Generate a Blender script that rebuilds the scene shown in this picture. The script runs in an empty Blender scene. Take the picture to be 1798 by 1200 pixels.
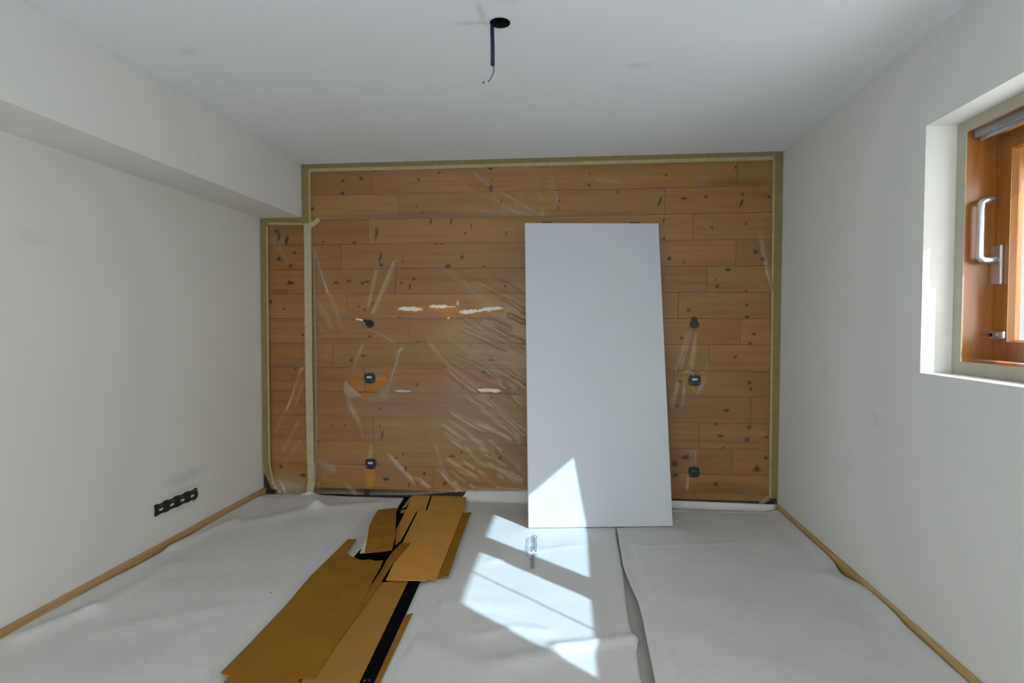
import bpy, bmesh, math, random
import numpy as np
from mathutils import Vector, Matrix

random.seed(7); rng = np.random.default_rng(7)
scene = bpy.context.scene
col = scene.collection

# ---------------------------------------------------------------- camera
F, YAW, PITCH, ROLL, CAMH = 1010.5, 0.1003, -0.0326, 0.0014, 1.2661
XL, XR, D, XS, ZS, H = -2.2399, 1.3957, 4.0071, -1.9249, 2.0217, 2.4
YR = -1.6                                   # wall behind the camera
_f = Vector((-math.sin(YAW)*math.cos(PITCH), math.cos(YAW)*math.cos(PITCH), math.sin(PITCH)))
_r = Vector((math.cos(YAW), math.sin(YAW), 0)); _u = _r.cross(_f)
R_ = math.cos(ROLL)*_r + math.sin(ROLL)*_u; U_ = -math.sin(ROLL)*_r + math.cos(ROLL)*_u
cam = bpy.data.cameras.new('camera'); camo = bpy.data.objects.new('camera', cam); col.objects.link(camo)
cam.sensor_width = 36; cam.lens = F/1798*36; cam.clip_start = .02
m = Matrix((R_, U_, -_f)).transposed().to_4x4(); m.translation = (0, 0, CAMH); camo.matrix_world = m
scene.camera = camo

# ---------------------------------------------------------------- world, sun, portals, exposure
w = bpy.data.worlds.new('sky'); scene.world = w; w.use_nodes = True
bg = w.node_tree.nodes['Background']; bg.inputs[0].default_value = (1, .985, .945, 1); bg.inputs[1].default_value = 5.6
SUN_DIR = Vector((-1.218, 1.014, -1.0))     # direction the sunlight travels
s = bpy.data.lights.new('sun', 'SUN'); so = bpy.data.objects.new('sun', s); col.objects.link(so)
s.energy = 7.6; s.color = (.63, .84, 1); s.angle = .009
so.rotation_euler = SUN_DIR.to_track_quat('-Z', 'Y').to_euler(); so.location = (6, -4, 6)
def portal(name, loc, direction, sx, sy):
    l = bpy.data.lights.new(name, 'AREA'); l.shape = 'RECTANGLE'; l.size = sx; l.size_y = sy
    l.cycles.is_portal = True
    o = bpy.data.objects.new(name, l); col.objects.link(o); o.location = loc
    o.rotation_euler = Vector(direction).to_track_quat('-Z', 'Y').to_euler()
portal('portal_rear', (-.35, YR-.16, 1.05), (0, 1, 0), 2.7, 1.9)
portal('portal_side', (1.87, 1.49, 1.48), (-1, 0, 0), 1.95, 1.0)
vs = scene.view_settings
vs.view_transform = 'Standard'; vs.look = 'None'; vs.gamma = 1; vs.use_curve_mapping = False
vs.exposure = 0.07

# ---------------------------------------------------------------- helpers
def ray(x, y): return R_*((x-899)/F) - U_*((y-600)/F) + _f
def on(x, y, ax, v):
    d = ray(x, y); c = Vector((0, 0, CAMH)); return c + d*((v-c[ax])/d[ax])
def wl(x, y, off=0.0): return on(x, y, 1, D-off)          # point on the back wall
def fl(x, y, z=0.0): return on(x, y, 2, z)                # point on the floor

def tag(o, label=None, cat=None, group=None, kind=None):
    if label: o['label'] = label
    if cat: o['category'] = cat
    if group: o['group'] = group
    if kind: o['kind'] = kind
    return o
def empty(name, loc=(0, 0, 0), **k):
    o = bpy.data.objects.new(name, None); col.objects.link(o); o.location = loc; o.empty_display_size = .1
    return tag(o, **k)
def link(name, me, mat=None, parent=None, **k):
    o = bpy.data.objects.new(name, me); col.objects.link(o)
    if mat: me.materials.append(mat)
    if parent: o.parent = parent; o.matrix_parent_inverse = parent.matrix_world.inverted() if False else Matrix.Translation(-parent.location)
    return tag(o, **k)
def mk(name, vs_, fs, mat, parent=None, smooth=False, loc=None, **k):
    me = bpy.data.meshes.new(name)
    vs_ = [tuple(v) for v in vs_]
    if loc is not None: vs_ = [(a-loc[0], b-loc[1], c-loc[2]) for a, b, c in vs_]
    me.from_pydata(vs_, [], fs); me.update()
    if smooth: me.polygons.foreach_set('use_smooth', [True]*len(me.polygons))
    o = link(name, me, mat, parent, **k)
    if loc is not None:
        o.location = loc
    return o
class MB:
    def __init__(s): s.v = []; s.f = []
    def add(s, v, f):
        n = len(s.v); s.v += [Vector(q) for q in v]; s.f += [[i+n for i in q] for q in f]; return s
    def box(s, a, b):
        x0, y0, z0 = a; x1, y1, z1 = b
        return s.add([(x0,y0,z0),(x1,y0,z0),(x1,y1,z0),(x0,y1,z0),(x0,y0,z1),(x1,y0,z1),(x1,y1,z1),(x0,y1,z1)],
              [(0,3,2,1),(4,5,6,7),(0,1,5,4),(1,2,6,5),(2,3,7,6),(3,0,4,7)])
    def prism(s, top, off):
        """outline `top` (3D points), second cap displaced by vector off"""
        n = len(top); off = Vector(off)
        return s.add([Vector(p) for p in top]+[Vector(p)+off for p in top],
              [list(range(n)), list(range(2*n-1, n-1, -1))]+[[i, i+n, (i+1) % n+n, (i+1) % n] for i in range(n)])
    def tube(s, pts, r, n=12, caps=True, ref=None):
        pts = [Vector(p) for p in pts]; rs = r if isinstance(r, (list, tuple)) else [r]*len(pts)
        v = []; up = Vector(ref) if ref else Vector((0, 0, 1))
        for i, p in enumerate(pts):
            t = (pts[min(i+1, len(pts)-1)]-pts[max(i-1, 0)]).normalized()
            a = t.cross(up)
            if a.length < 1e-3: a = t.cross(Vector((1, 0, 0)))
            a.normalize(); b = t.cross(a)
            v += [p+rs[i]*(math.cos(2*math.pi*k/n)*a+math.sin(2*math.pi*k/n)*b) for k in range(n)]
        f = [[i*n+k, i*n+(k+1) % n, (i+1)*n+(k+1) % n, (i+1)*n+k] for i in range(len(pts)-1) for k in range(n)]
        if caps: f += [list(range(n-1, -1, -1)), list(range((len(pts)-1)*n, len(pts)*n))]
        return s.add(v, f)
    def build(s, name, mat, parent=None, smooth=False, bevel=0, **k):
        o = mk(name, s.v, s.f, mat, parent, smooth, **k)
        bm = bmesh.new(); bm.from_mesh(o.data); bmesh.ops.recalc_face_normals(bm, faces=bm.faces)
        if bevel:
            bmesh.ops.bevel(bm, geom=[e for e in bm.edges], offset=bevel, segments=2, affect='EDGES', profile=.6, clamp_overlap=True)
        bm.to_mesh(o.data); bm.free()
        return o

# ---------------------------------------------------------------- materials
class NT:
    def schlick(s, f0):
        """reflectance of a thin sheet, the same from both of its sides"""
        lw_ = s.n('ShaderNodeLayerWeight'); lw_.inputs[0].default_value = .5
        pw = s.n('ShaderNodeMath', operation='POWER'); pw.inputs[1].default_value = 5; s.l(lw_.outputs['Facing'], pw.inputs[0])
        ma = s.n('ShaderNodeMath', operation='MULTIPLY_ADD'); ma.inputs[1].default_value = 1-f0; ma.inputs[2].default_value = f0; s.l(pw.outputs[0], ma.inputs[0])
        return ma.outputs[0]
    def __init__(s, name):
        s.m = bpy.data.materials.new(name); s.m.use_nodes = True; s.t = s.m.node_tree
        s.b = s.t.nodes['Principled BSDF']; s.out = s.t.nodes['Material Output']
    def n(s, typ, **k):
        nd = s.t.nodes.new(typ)
        for a, v in k.items():
            if a.startswith('i_'):
                key = a[2:]; key = int(key) if key.isdigit() else key.replace('_', ' ')
                nd.inputs[key].default_value = v
            else: setattr(nd, a, v)
        return nd
    def l(s, a, b): s.t.links.new(a, b)
    def coords(s, kind='Object', scale=(1, 1, 1), add=None):
        tc = s.n('ShaderNodeTexCoord'); mp = s.n('ShaderNodeMapping'); mp.inputs['Scale'].default_value = scale
        s.l(tc.outputs[kind], mp.inputs[0])
        if add is not None:
            oi = s.n('ShaderNodeObjectInfo'); mu = s.n('ShaderNodeMath', operation='MULTIPLY'); mu.inputs[1].default_value = add
            s.l(oi.outputs['Random'], mu.inputs[0]); cx = s.n('ShaderNodeCombineXYZ')
            for i in range(3): s.l(mu.outputs[0], cx.inputs[i])
            s.l(cx.outputs[0], mp.inputs['Location'])
        return mp.outputs[0]
    def noise(s, vec, scale, detail=3, rough=.5):
        nd = s.n('ShaderNodeTexNoise'); nd.inputs['Scale'].default_value = scale; nd.inputs['Detail'].default_value = detail
        nd.inputs['Roughness'].default_value = rough; s.l(vec, nd.inputs['Vector']); return nd.outputs[0]
    def ramp(s, fac, stops):
        r = s.n('ShaderNodeValToRGB'); e = r.color_ramp.elements
        while len(e) < len(stops): e.new(.5)
        for q, (p, c) in zip(e, stops): q.position = p; q.color = (*c, 1) if len(c) == 3 else c
        s.l(fac, r.inputs[0]); return r.outputs[0]
    def mix(s, fac, a, b, blend='MIX'):
        mx = s.n('ShaderNodeMix', data_type='RGBA', blend_type=blend)
        for sock, v in ((mx.inputs[0], fac), (mx.inputs[6], a), (mx.inputs[7], b)):
            if hasattr(v, 'links') or isinstance(v, bpy.types.NodeSocket): s.l(v, sock)
            else: sock.default_value = v if not isinstance(v, tuple) or len(v) == 4 else (*v, 1)
        return mx.outputs[2]
    def bump(s, h, strength=.2, dist=.01):
        b = s.n('ShaderNodeBump'); b.inputs['Strength'].default_value = strength; b.inputs['Distance'].default_value = dist
        s.l(h, b.inputs['Height']); s.l(b.outputs[0], s.b.inputs['Normal'])
    def col(s, c):
        if isinstance(c, tuple): s.b.inputs['Base Color'].default_value = (*c, 1)
        else: s.l(c, s.b.inputs['Base Color'])
    def p(s, **k):
        for a, v in k.items(): s.b.inputs[a.replace('_', ' ')].default_value = v
        return s

def simple(name, c, rough=.5, metal=0, var=.08, scale=25, spec=.5):
    t = NT(name); n = t.noise(t.coords(), scale)
    t.col(t.ramp(n, [(.3, tuple(x*(1-var) for x in c)), (.7, tuple(min(1, x*(1+var)) for x in c))]))
    t.p(Roughness=rough, Metallic=metal, Specular_IOR_Level=spec); return t.m

def plaster(name, c, smudges_shadows=()):
    t = NT(name); v = t.coords('Object')
    n1 = t.noise(v, 1.6, 4); n2 = t.noise(v, 9, 4)
    base = t.ramp(n1, [(.3, tuple(x*.965 for x in c)), (.7, c)])
    for (p, sx, amt) in smudges_shadows:      # hand-worn grey smears and painted ceiling shadows, each with a place and a shape of its own
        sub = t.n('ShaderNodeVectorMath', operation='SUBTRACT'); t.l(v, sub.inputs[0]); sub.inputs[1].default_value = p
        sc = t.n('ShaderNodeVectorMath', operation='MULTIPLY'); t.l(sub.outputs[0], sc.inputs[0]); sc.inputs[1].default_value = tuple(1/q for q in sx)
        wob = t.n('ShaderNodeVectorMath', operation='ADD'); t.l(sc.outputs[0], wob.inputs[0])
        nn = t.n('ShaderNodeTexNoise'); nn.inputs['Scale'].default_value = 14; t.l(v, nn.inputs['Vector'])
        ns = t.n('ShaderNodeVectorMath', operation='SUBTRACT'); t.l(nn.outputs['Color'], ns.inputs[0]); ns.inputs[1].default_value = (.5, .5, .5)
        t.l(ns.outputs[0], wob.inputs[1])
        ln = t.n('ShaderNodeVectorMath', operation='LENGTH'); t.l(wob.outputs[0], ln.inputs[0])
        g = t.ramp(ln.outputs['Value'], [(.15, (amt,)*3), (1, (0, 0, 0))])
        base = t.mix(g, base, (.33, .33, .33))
    t.col(base); t.p(Roughness=.85, Specular_IOR_Level=.25)
    t.bump(n2, .06, .01); return t.m

def wood(name, c1, c2, c3, scale, rough=.55, spec=.4, knots=False, knotcol=(.014, .006, .003), tint=.22, coat=0):
    """scale: small along the grain, large across it"""
    t = NT(name); v = t.coords('Object', scale, add=37.0)
    g = t.noise(v, 1, 6, .6); w2 = t.noise(v, .35, 2, .5)
    c = t.ramp(g, [(.30, c1), (.52, c2), (.72, c3)])
    c = t.mix(.35, c, t.ramp(w2, [(.35, c1), (.65, c3)]))
    oi = t.n('ShaderNodeObjectInfo')
    hs = t.n('ShaderNodeHueSaturation'); t.l(c, hs.inputs['Color'])
    mr = t.n('ShaderNodeMapRange'); mr.inputs[3].default_value = 1-tint; mr.inputs[4].default_value = 1+tint; t.l(oi.outputs['Random'], mr.inputs[0])
    t.l(mr.outputs[0], hs.inputs['Value'])
    mh = t.n('ShaderNodeMath', operation='MULTIPLY'); mh.inputs[1].default_value = 7.3; t.l(oi.outputs['Random'], mh.inputs[0])
    fr = t.n('ShaderNodeMath', operation='FRACT'); t.l(mh.outputs[0], fr.inputs[0])
    m2 = t.n('ShaderNodeMapRange'); m2.inputs[3].default_value = .492; m2.inputs[4].default_value = .508; t.l(fr.outputs[0], m2.inputs[0]); t.l(m2.outputs[0], hs.inputs['Hue'])
    c = hs.outputs[0]
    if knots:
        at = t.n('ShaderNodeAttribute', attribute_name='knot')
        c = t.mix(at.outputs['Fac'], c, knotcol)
    t.col(c); t.p(Roughness=rough, Specular_IOR_Level=spec, Coat_Weight=coat, Coat_Roughness=.15); t.bump(g, .12, .004); return t.m

M = {}
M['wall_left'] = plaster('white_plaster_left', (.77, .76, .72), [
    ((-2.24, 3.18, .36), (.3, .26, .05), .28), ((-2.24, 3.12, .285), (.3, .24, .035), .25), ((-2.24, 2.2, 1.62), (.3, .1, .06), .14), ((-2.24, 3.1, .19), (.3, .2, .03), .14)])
M['wall_right'] = plaster('white_plaster_right', (.79, .78, .75), [((1.4, 3.3, 1.0), (.3, .05, .1), .13), ((1.4, 2.78, .83), (.3, .06, .05), .15)])
M['ceiling'] = plaster('white_plaster_ceiling', (.86, .88, .915), [((-.33, 2.11, 2.4), (.02, .12, .3), .3), ((-.36, 2.19, 2.4), (.12, .018, .3), .25), ((.3, 2.62, 2.4), (.07, .05, .3), .16), ((-.22, 2.03, 2.4), (.09, .06, .3), .2), ((-1.6, 2.3, 2.4), (.07, .05, .3), .16)])  # the thin marks left of the hole are painted faint shadows
M['soffit'] = plaster('white_plaster_soffit', (.80, .785, .755))
M['screed'] = simple('grey_beige_underlay', (.40, .385, .36), .9, scale=9)
M['backing'] = simple('dark_joint', (.04, .022, .01), .9)
M['plank'] = wood('pine_plank', (.36, .145, .019), (.455, .20, .030), (.53, .255, .047), (2.2, 20, 42), knots=True, tint=.10)
M['base_dark'] = simple('dark_gap_shade', (.020, .012, .008), .6)  # dark tone for the shaded gaps at the wall foot and corners
M['filler'] = simple('white_filler', (.82, .80, .74), .9)
M['baseboard'] = wood('pine_baseboard', (.42, .25, .085), (.55, .35, .135), (.66, .44, .20), (30, 3, 60), tint=.06)
M['win_wood'] = wood('varnished_orange_wood', (.23, .080, .012), (.33, .125, .021), (.42, .18, .036), (30, 30, 3), rough=.3, spec=.5, tint=.03, coat=.25)
M['alu'] = simple('satin_aluminium', (.62, .62, .63), .32, .9, .03)
M['grey_alu'] = simple('grey_profile', (.30, .30, .31), .4, .7, .05)
M['blk'] = simple('black_plastic', (.010, .011, .012), .45)
M['grn'] = simple('dark_green_plastic', (.012, .10, .045), .4)
M['grn2'] = simple('green_plastic', (.01, .22, .05), .4)
M['lbl'] = simple('pale_insert', (.62, .63, .65), .5)
M['blue'] = simple('dark_blue_conduit', (.004, .006, .05), .4)
M['wire'] = simple('grey_wire', (.16, .16, .17), .4)
M['white'] = simple('white_sheath', (.80, .79, .76), .5)
M['panel'] = simple('white_lacquered_board', (.60, .63, .68), .38, 0, .015, 4)
M['panel_edge'] = simple('cream_board_edge', (.72, .69, .62), .5, 0, .03)
M['kraft'] = simple('kraft_cardboard', (.30, .135, .013), .85, 0, .08, 7, .12)
M['kraft3'] = simple('mid_kraft_cardboard', (.38, .19, .04), .8, 0, .08, 7, .15)
M['kraft_lit'] = simple('lit_kraft_cardboard', (.58, .285, .055), .8, 0, .08, 7, .2)  # kraft lightened to paint in the stronger light on the upper sheet
M['kraft_black'] = simple('black_printed_cardboard', (.003, .003, .004), .9, 0, .05, 7, .05)
M['torn'] = simple('torn_paper_edge', (.62, .58, .50), .9)
M['ink'] = simple('blue_grey_print', (.035, .045, .075), .8)
M['ink2'] = simple('pale_blue_print', (.22, .32, .42), .8)
M['greyink'] = simple('grey_print', (.22, .22, .22), .8)
M['shutter'] = simple('anthracite_shutter', (.05, .05, .055), .5)
M['guide'] = simple('blue_grey_guide', (.20, .23, .29), .5)
M['frame_white'] = simple('white_frame', (.72, .72, .70), .4)
M['ground'] = simple('bounce_ground', (.62, .62, .60), .9, 0, .1, 1)  # pale tone set to bounce daylight up to the ceiling
M['putty'] = simple('beige_frame_masking', (.46, .42, .33), .7, 0, .05, 12)

def fleece_mat():
    t = NT('white_fleece'); v = t.coords('Object')
    n1 = t.noise(v, 2.2, 4); n3 = t.noise(v, 26, 4, .6); n4 = t.noise(v, 260, 2)
    c = t.ramp(n1, [(.3, (.655, .65, .64)), (.7, (.71, .705, .70))])
    vo = t.n('ShaderNodeTexVoronoi'); vo.inputs['Scale'].default_value = 3.1; t.l(v, vo.inputs['Vector'])
    d = t.ramp(vo.outputs['Distance'], [(.012, (1, 1, 1)), (.022, (0, 0, 0))])
    c = t.mix(d, c, (.16, .15, .14))
    t.col(c); t.p(Roughness=.75, Specular_IOR_Level=.25)
    mm = t.n('ShaderNodeMath', operation='ADD'); t.l(n3, mm.inputs[0])
    m5 = t.n('ShaderNodeMath', operation='MULTIPLY'); m5.inputs[1].default_value = .12; t.l(n4, m5.inputs[0]); t.l(m5.outputs[0], mm.inputs[1])
    t.bump(mm.outputs[0], .18, .012); return t.m
M['fleece'] = fleece_mat()

def film_mat(name='clear_plastic_film', lo=.10, hi=.9, tint=(.60, .48, .34)):
    t = NT(name); nt = t.t
    at = t.n('ShaderNodeAttribute', attribute_name='milk')
    tr = t.n('ShaderNodeBsdfTransparent'); tr.inputs[0].default_value = (.84, .83, .82, 1); df = t.n('ShaderNodeBsdfDiffuse'); gl = t.n('ShaderNodeBsdfGlossy')
    df.inputs[0].default_value = (*tint, 1); gl.inputs['Roughness'].default_value = .22
    v = t.coords('Object'); n = t.noise(v, 7, 3)
    mr = t.n('ShaderNodeMapRange'); mr.inputs[1].default_value = .3; mr.inputs[2].default_value = .7
    mr.inputs[3].default_value = -.05; mr.inputs[4].default_value = .05; t.l(n, mr.inputs[0])
    ad = t.n('ShaderNodeMath', operation='ADD', use_clamp=True); t.l(mr.outputs[0], ad.inputs[0]); t.l(at.outputs['Fac'], ad.inputs[1])
    m1 = t.n('ShaderNodeMixShader'); t.l(ad.outputs[0], m1.inputs[0]); t.l(tr.outputs[0], m1.inputs[1]); t.l(df.outputs[0], m1.inputs[2])
    fr = t.schlick(.022)
    m2 = t.n('ShaderNodeMixShader'); t.l(fr, m2.inputs[0]); t.l(m1.outputs[0], m2.inputs[1]); t.l(gl.outputs[0], m2.inputs[2])
    n2 = t.noise(v, 38, 3); bp = t.n('ShaderNodeBump'); bp.inputs['Strength'].default_value = .25; bp.inputs['Distance'].default_value = .004
    t.l(n2, bp.inputs['Height']); t.l(bp.outputs[0], gl.inputs['Normal'])
    t.l(m2.outputs[0], t.out.inputs[0]); nt.nodes.remove(t.b); return t.m
M['film'] = film_mat()

def tape_mat(name, c, alpha):
    t = NT(name); nt = t.t
    n = t.noise(t.coords('Object'), 22, 3)
    cc = t.ramp(n, [(.3, tuple(x*.9 for x in c)), (.7, tuple(min(1, x*1.08) for x in c))]); t.col(cc); t.p(Roughness=.5, Specular_IOR_Level=.3)
    tr = t.n('ShaderNodeBsdfTransparent'); mx = t.n('ShaderNodeMixShader'); mx.inputs[0].default_value = alpha
    t.l(tr.outputs[0], mx.inputs[1]); t.l(t.b.outputs[0], mx.inputs[2]); t.l(mx.outputs[0], t.out.inputs[0]); return t.m
M['tape'] = tape_mat('olive_masking_tape', (.34, .26, .105), .66)
M['tape_light'] = tape_mat('cream_masking_tape', (.53, .455, .30), .88)
M['tape_edge'] = tape_mat('yellow_tape_edge', (.50, .405, .215), .85)

def glass_mat():
    t = NT('window_glass'); tr = t.n('ShaderNodeBsdfTransparent'); tr.inputs[0].default_value = (.93, .95, .96, 1)
    gl = t.n('ShaderNodeBsdfGlossy'); gl.inputs['Roughness'].default_value = .02
    fr = t.schlick(.05)
    mx = t.n('ShaderNodeMixShader'); t.l(fr, mx.inputs[0]); t.l(tr.outputs[0], mx.inputs[1]); t.l(gl.outputs[0], mx.inputs[2])
    t.l(mx.outputs[0], t.out.inputs[0]); t.t.nodes.remove(t.b); return t.m
M['glass'] = glass_mat()

# ================================================================ SETTING
XO = 1.85                                    # outer face of the right wall
OY0, OY1, OZ0, OZ1 = .44, 2.4508, 1.068, 2.045    # window opening, inside
b = MB(); b.box((XL-.3, YR-.3, -.12), (XO, D+.25, -.002)); b.build('floor', M['screed'], kind='structure', label='grey underlay floor beneath the white fleece')

# ceiling with a round hole for the lamp outlet
HC = (on(878, 40, 2, H)); HR = .0365
def ceiling():
    x0, x1, y0, y1 = XL-.3, XO, YR-.3, D+.25
    n = 32; v = []; f = []
    for k in range(n):
        a = 2*math.pi*k/n; c, s_ = math.cos(a), math.sin(a); q = .12/max(abs(c), abs(s_))
        v.append((HC.x+HR*c, HC.y+HR*s_, H)); v.append((HC.x+q*c, HC.y+q*s_, H)); v.append((HC.x+HR*c, HC.y+HR*s_, H+.09))
    for k in range(n):
        a, c = 3*k, 3*((k+1) % n); f.append((a, a+1, c+1, c)); f.append((a+2, a, c, c+2))
    f.append([3*k+2 for k in range(n)])
    i = len(v); X0, X1, Y0, Y1 = HC.x-.12, HC.x+.12, HC.y-.12, HC.y+.12
    for y in (y0, Y0, Y1, y1):
        for x in (x0, X0, X1, x1): v.append((x, y, H))
    for r in range(3):
        for c in range(3):
            if r == 1 and c == 1: continue
            q = i+4*r+c; f.append((q, q+4, q+5, q+1))
    # slab above, so that no daylight leaks through
    j = len(v); v += [(x0, y0, H+.2), (x1, y0, H+.2), (x1, y1, H+.2), (x0, y1, H+.2)]
    f += [(j, j+1, j+2, j+3), (i, i+3, j+1, j), (i+3, i+15, j+2, j+1), (i+15, i+12, j+3, j+2), (i+12, i, j, j+3)]
    mk('ceiling', v, f, M['ceiling'], kind='structure', label='white plastered ceiling')
ceiling()
b = MB(); b.box((XL-.3, YR-.3, 0), (XL, D+.25, H)); b.build('wall_left', M['wall_left'], kind='structure', label='white plastered wall opposite the window')
b = MB(); b.box((XL+.0005, YR, ZS), (XS, D-.0005, H-.0005)); b.build('trim_1', M['soffit'], kind='structure', label='white boxed soffit running along the top of the left wall')
b = MB()
b.box((XR, YR-.3, 0), (XO, OY0, H)); b.box((XR, OY1, 0), (XO, D+.25, H))
b.box((XR, OY0, 0), (XO, OY1, OZ0)); b.box((XR, OY0, OZ1), (XO, OY1, H))
b.build('wall_right', M['wall_right'], kind='structure', label='white plastered wall with the deep window recess')
# unseen wall behind the camera, with a wide window added to let daylight in
RX0, RX1, RZ0, RZ1 = -1.7, 1.0, .1, 2.0
b = MB(); b.box((XL, YR-.3, 0), (RX0, YR, H)); b.box((RX1, YR-.3, 0), (XR, YR, H)); b.box((RX0, YR-.3, 0), (RX1, YR, RZ0)); b.box((RX0, YR-.3, RZ1), (RX1, YR, H))
b.build('wall_rear', M['wall_right'], kind='structure', label='unseen white wall behind the camera')
w2 = empty('fill_window', (-.35, YR-.12, RZ0), kind='structure', label='unseen wide white framed window added behind the camera for daylight')
b = MB(); y0, y1 = YR-.16, YR-.08
b.box((RX0, y0, RZ0), (RX0+.06, y1, RZ1)); b.box((RX1-.06, y0, RZ0), (RX1, y1, RZ1)); b.box((RX0+.06, y0, RZ0), (RX1-.06, y1, RZ0+.07)); b.box((RX0+.06, y0, RZ1-.07), (RX1-.06, y1, RZ1)); b.box((-.38, y0, RZ0+.07), (-.32, y1, RZ1-.07))
b.build('window_frame', M['frame_white'], w2)
for x0, x1 in ((RX0+.06, -.38), (-.32, RX1-.06)):
    b = MB(); b.box((x0, YR-.123, RZ0+.07), (x1, YR-.117, RZ1-.07)); b.build('pane', M['glass'], w2)  # panes of the added fill window
b = MB(); b.box((-40, -40, -.5), (40, 40, -.4)); b.build('ground', M['ground'], kind='structure', label='unseen ground outside, made pale to bounce light indoors')

# ---- back wall: dark core, every lamella plank its own piece
wb = empty('wall_back', (0, D, 0), kind='structure', label='back wall of knotty pine planks behind clear plastic film')
PT = .03
b = MB(); b.box((XL, D+.012, 0), (XR, D+.25, H)); b.build('wall_core', M['backing'], wb)
ZB, RH = .058, .1768
KN = []   # knots: x, z, rx, rz
def kz(ox, oy, sc, lst):
    for q in lst:
        x, y, r = q[:3]; t = q[3] if len(q) > 3 else ''
        p = wl(ox+x*sc, oy+y*sc); rr = r*sc/250*.95
        KN.append((p.x, p.z, rr*(.32 if t == 'v' else 1.5 if t == 'h' else 1), rr*(1.05 if t == 'v' else .75 if t == 'h' else 1), t))
kz(530, 260, .2667, [(270,218,10),(390,201,12),(268,300,14),(485,150,10),(905,163,8),(768,207,9),(1240,130,14),(1258,207,6),(1245,258,14),(1243,283,9),(1310,358,14,'v'),(755,384,7),(790,428,7),(848,485,20,'v'),(983,485,20,'v'),(70,400,10),(490,565,34,'v'),(347,625,11),(140,625,16,'v'),(523,770,13),(517,720,30,'v'),(1055,720,13),(963,780,16),(1078,563,8),(1115,515,14,'v'),(1203,780,7),(1340,910,8),(885,632,9,'h'),(925,632,8,'h'),(228,886,11,'h'),(400,890,10),(655,890,7),(737,862,9),(710,915,16,'v'),(1083,960,6),(375,1045,6),(470,1025,7),(415,1065,8),(645,1117,6),(605,735,6),(665,745,6),(1345,560,14,'v'),(1330,455,8,'h'),(310,878,12,'h'),(430,880,10,'h')])
kz(440, 480, .2, [(175,250,15),(293,312,10),(460,545,10),(885,765,13),(1045,555,12),(395,842,11),(283,948,7),(1110,1080,17),(1245,1115,6),(1460,975,8),(1700,830,18,'v'),(1385,540,6),(1310,388,7),(1465,605,8,'h'),(350,85,22,'h'),(990,725,14,'h')])
kz(440, 700, .2, [(380,85,7),(1140,92,14),(1155,325,36,'v'),(1135,245,18,'v'),(720,245,8),(828,237,9),(590,378,13),(268,598,16),(460,675,20,'h'),(1340,488,11),(1275,522,12),(1360,612,32,'v'),(1525,660,11),(1485,720,9),(1190,708,18,'h'),(1390,760,20,'v'),(1700,750,13)])
kz(540, 560, .2667, [(1210,518,11),(1185,592,12),(1107,727,9),(1390,737,10),(1022,840,14),(1010,880,7),(1050,886,8),(950,905,14,'h'),(1135,825,12,'v'),(1200,897,8),(1268,917,10),(1290,878,6),(1108,997,18,'v'),(770,1020,9),(740,1068,8),(905,1085,10),(1060,1085,9),(1020,460,9,'v'),(1160,352,9,'h'),(1210,272,8,'h'),(1070,180,8,'v'),(723,433,8)])
kz(900, 250, .278, [(487,200,6),(483,270,9),(663,313,12,'v'),(295,370,16,'v'),(290,415,12,'v'),(970,207,7),(930,375,26,'v'),(1083,355,11,'h'),(1220,345,9),(1445,385,26,'v'),(1453,330,9),(1620,345,9),(955,495,14,'v'),(1258,535,8),(990,735,12),(957,608,14,'v'),(1085,760,7),(1535,692,12),(1580,738,13),(1280,870,6),(1290,910,8),(1473,945,7),(1480,1030,8),(1110,1062,9),(1475,515,8),(1410,160,7),(1360,805,10,'h')])
kz(1150, 500, .358, [(305,8,7),(447,35,6),(450,100,7),(450,160,9),(165,125,7),(132,260,8),(487,243,7,'h'),(467,290,7),(395,355,7),(122,477,7),(463,480,8),(470,513,7),(108,594,6),(350,617,9,'h'),(296,682,9),(322,742,9,'h'),(463,700,10),(452,763,10),(545,747,6),(147,847,12,'h'),(97,880,13),(100,932,13),(500,905,15),(298,980,12),(333,803,6),(545,850,9)])
for px, py, r, t in ((489, 418, 6, 'v'), (503, 424, 7, 'v'), (517, 444, 3, ''), (510, 467, 4, ''), (490, 455, 4, 'h'), (486, 407, 4, 'h')):
    p = wl(px, py); KN.append((p.x, p.z, r/250*(.45 if t == 'v' else 1), r/250*(1.3 if t == 'v' else .8), t))

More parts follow.
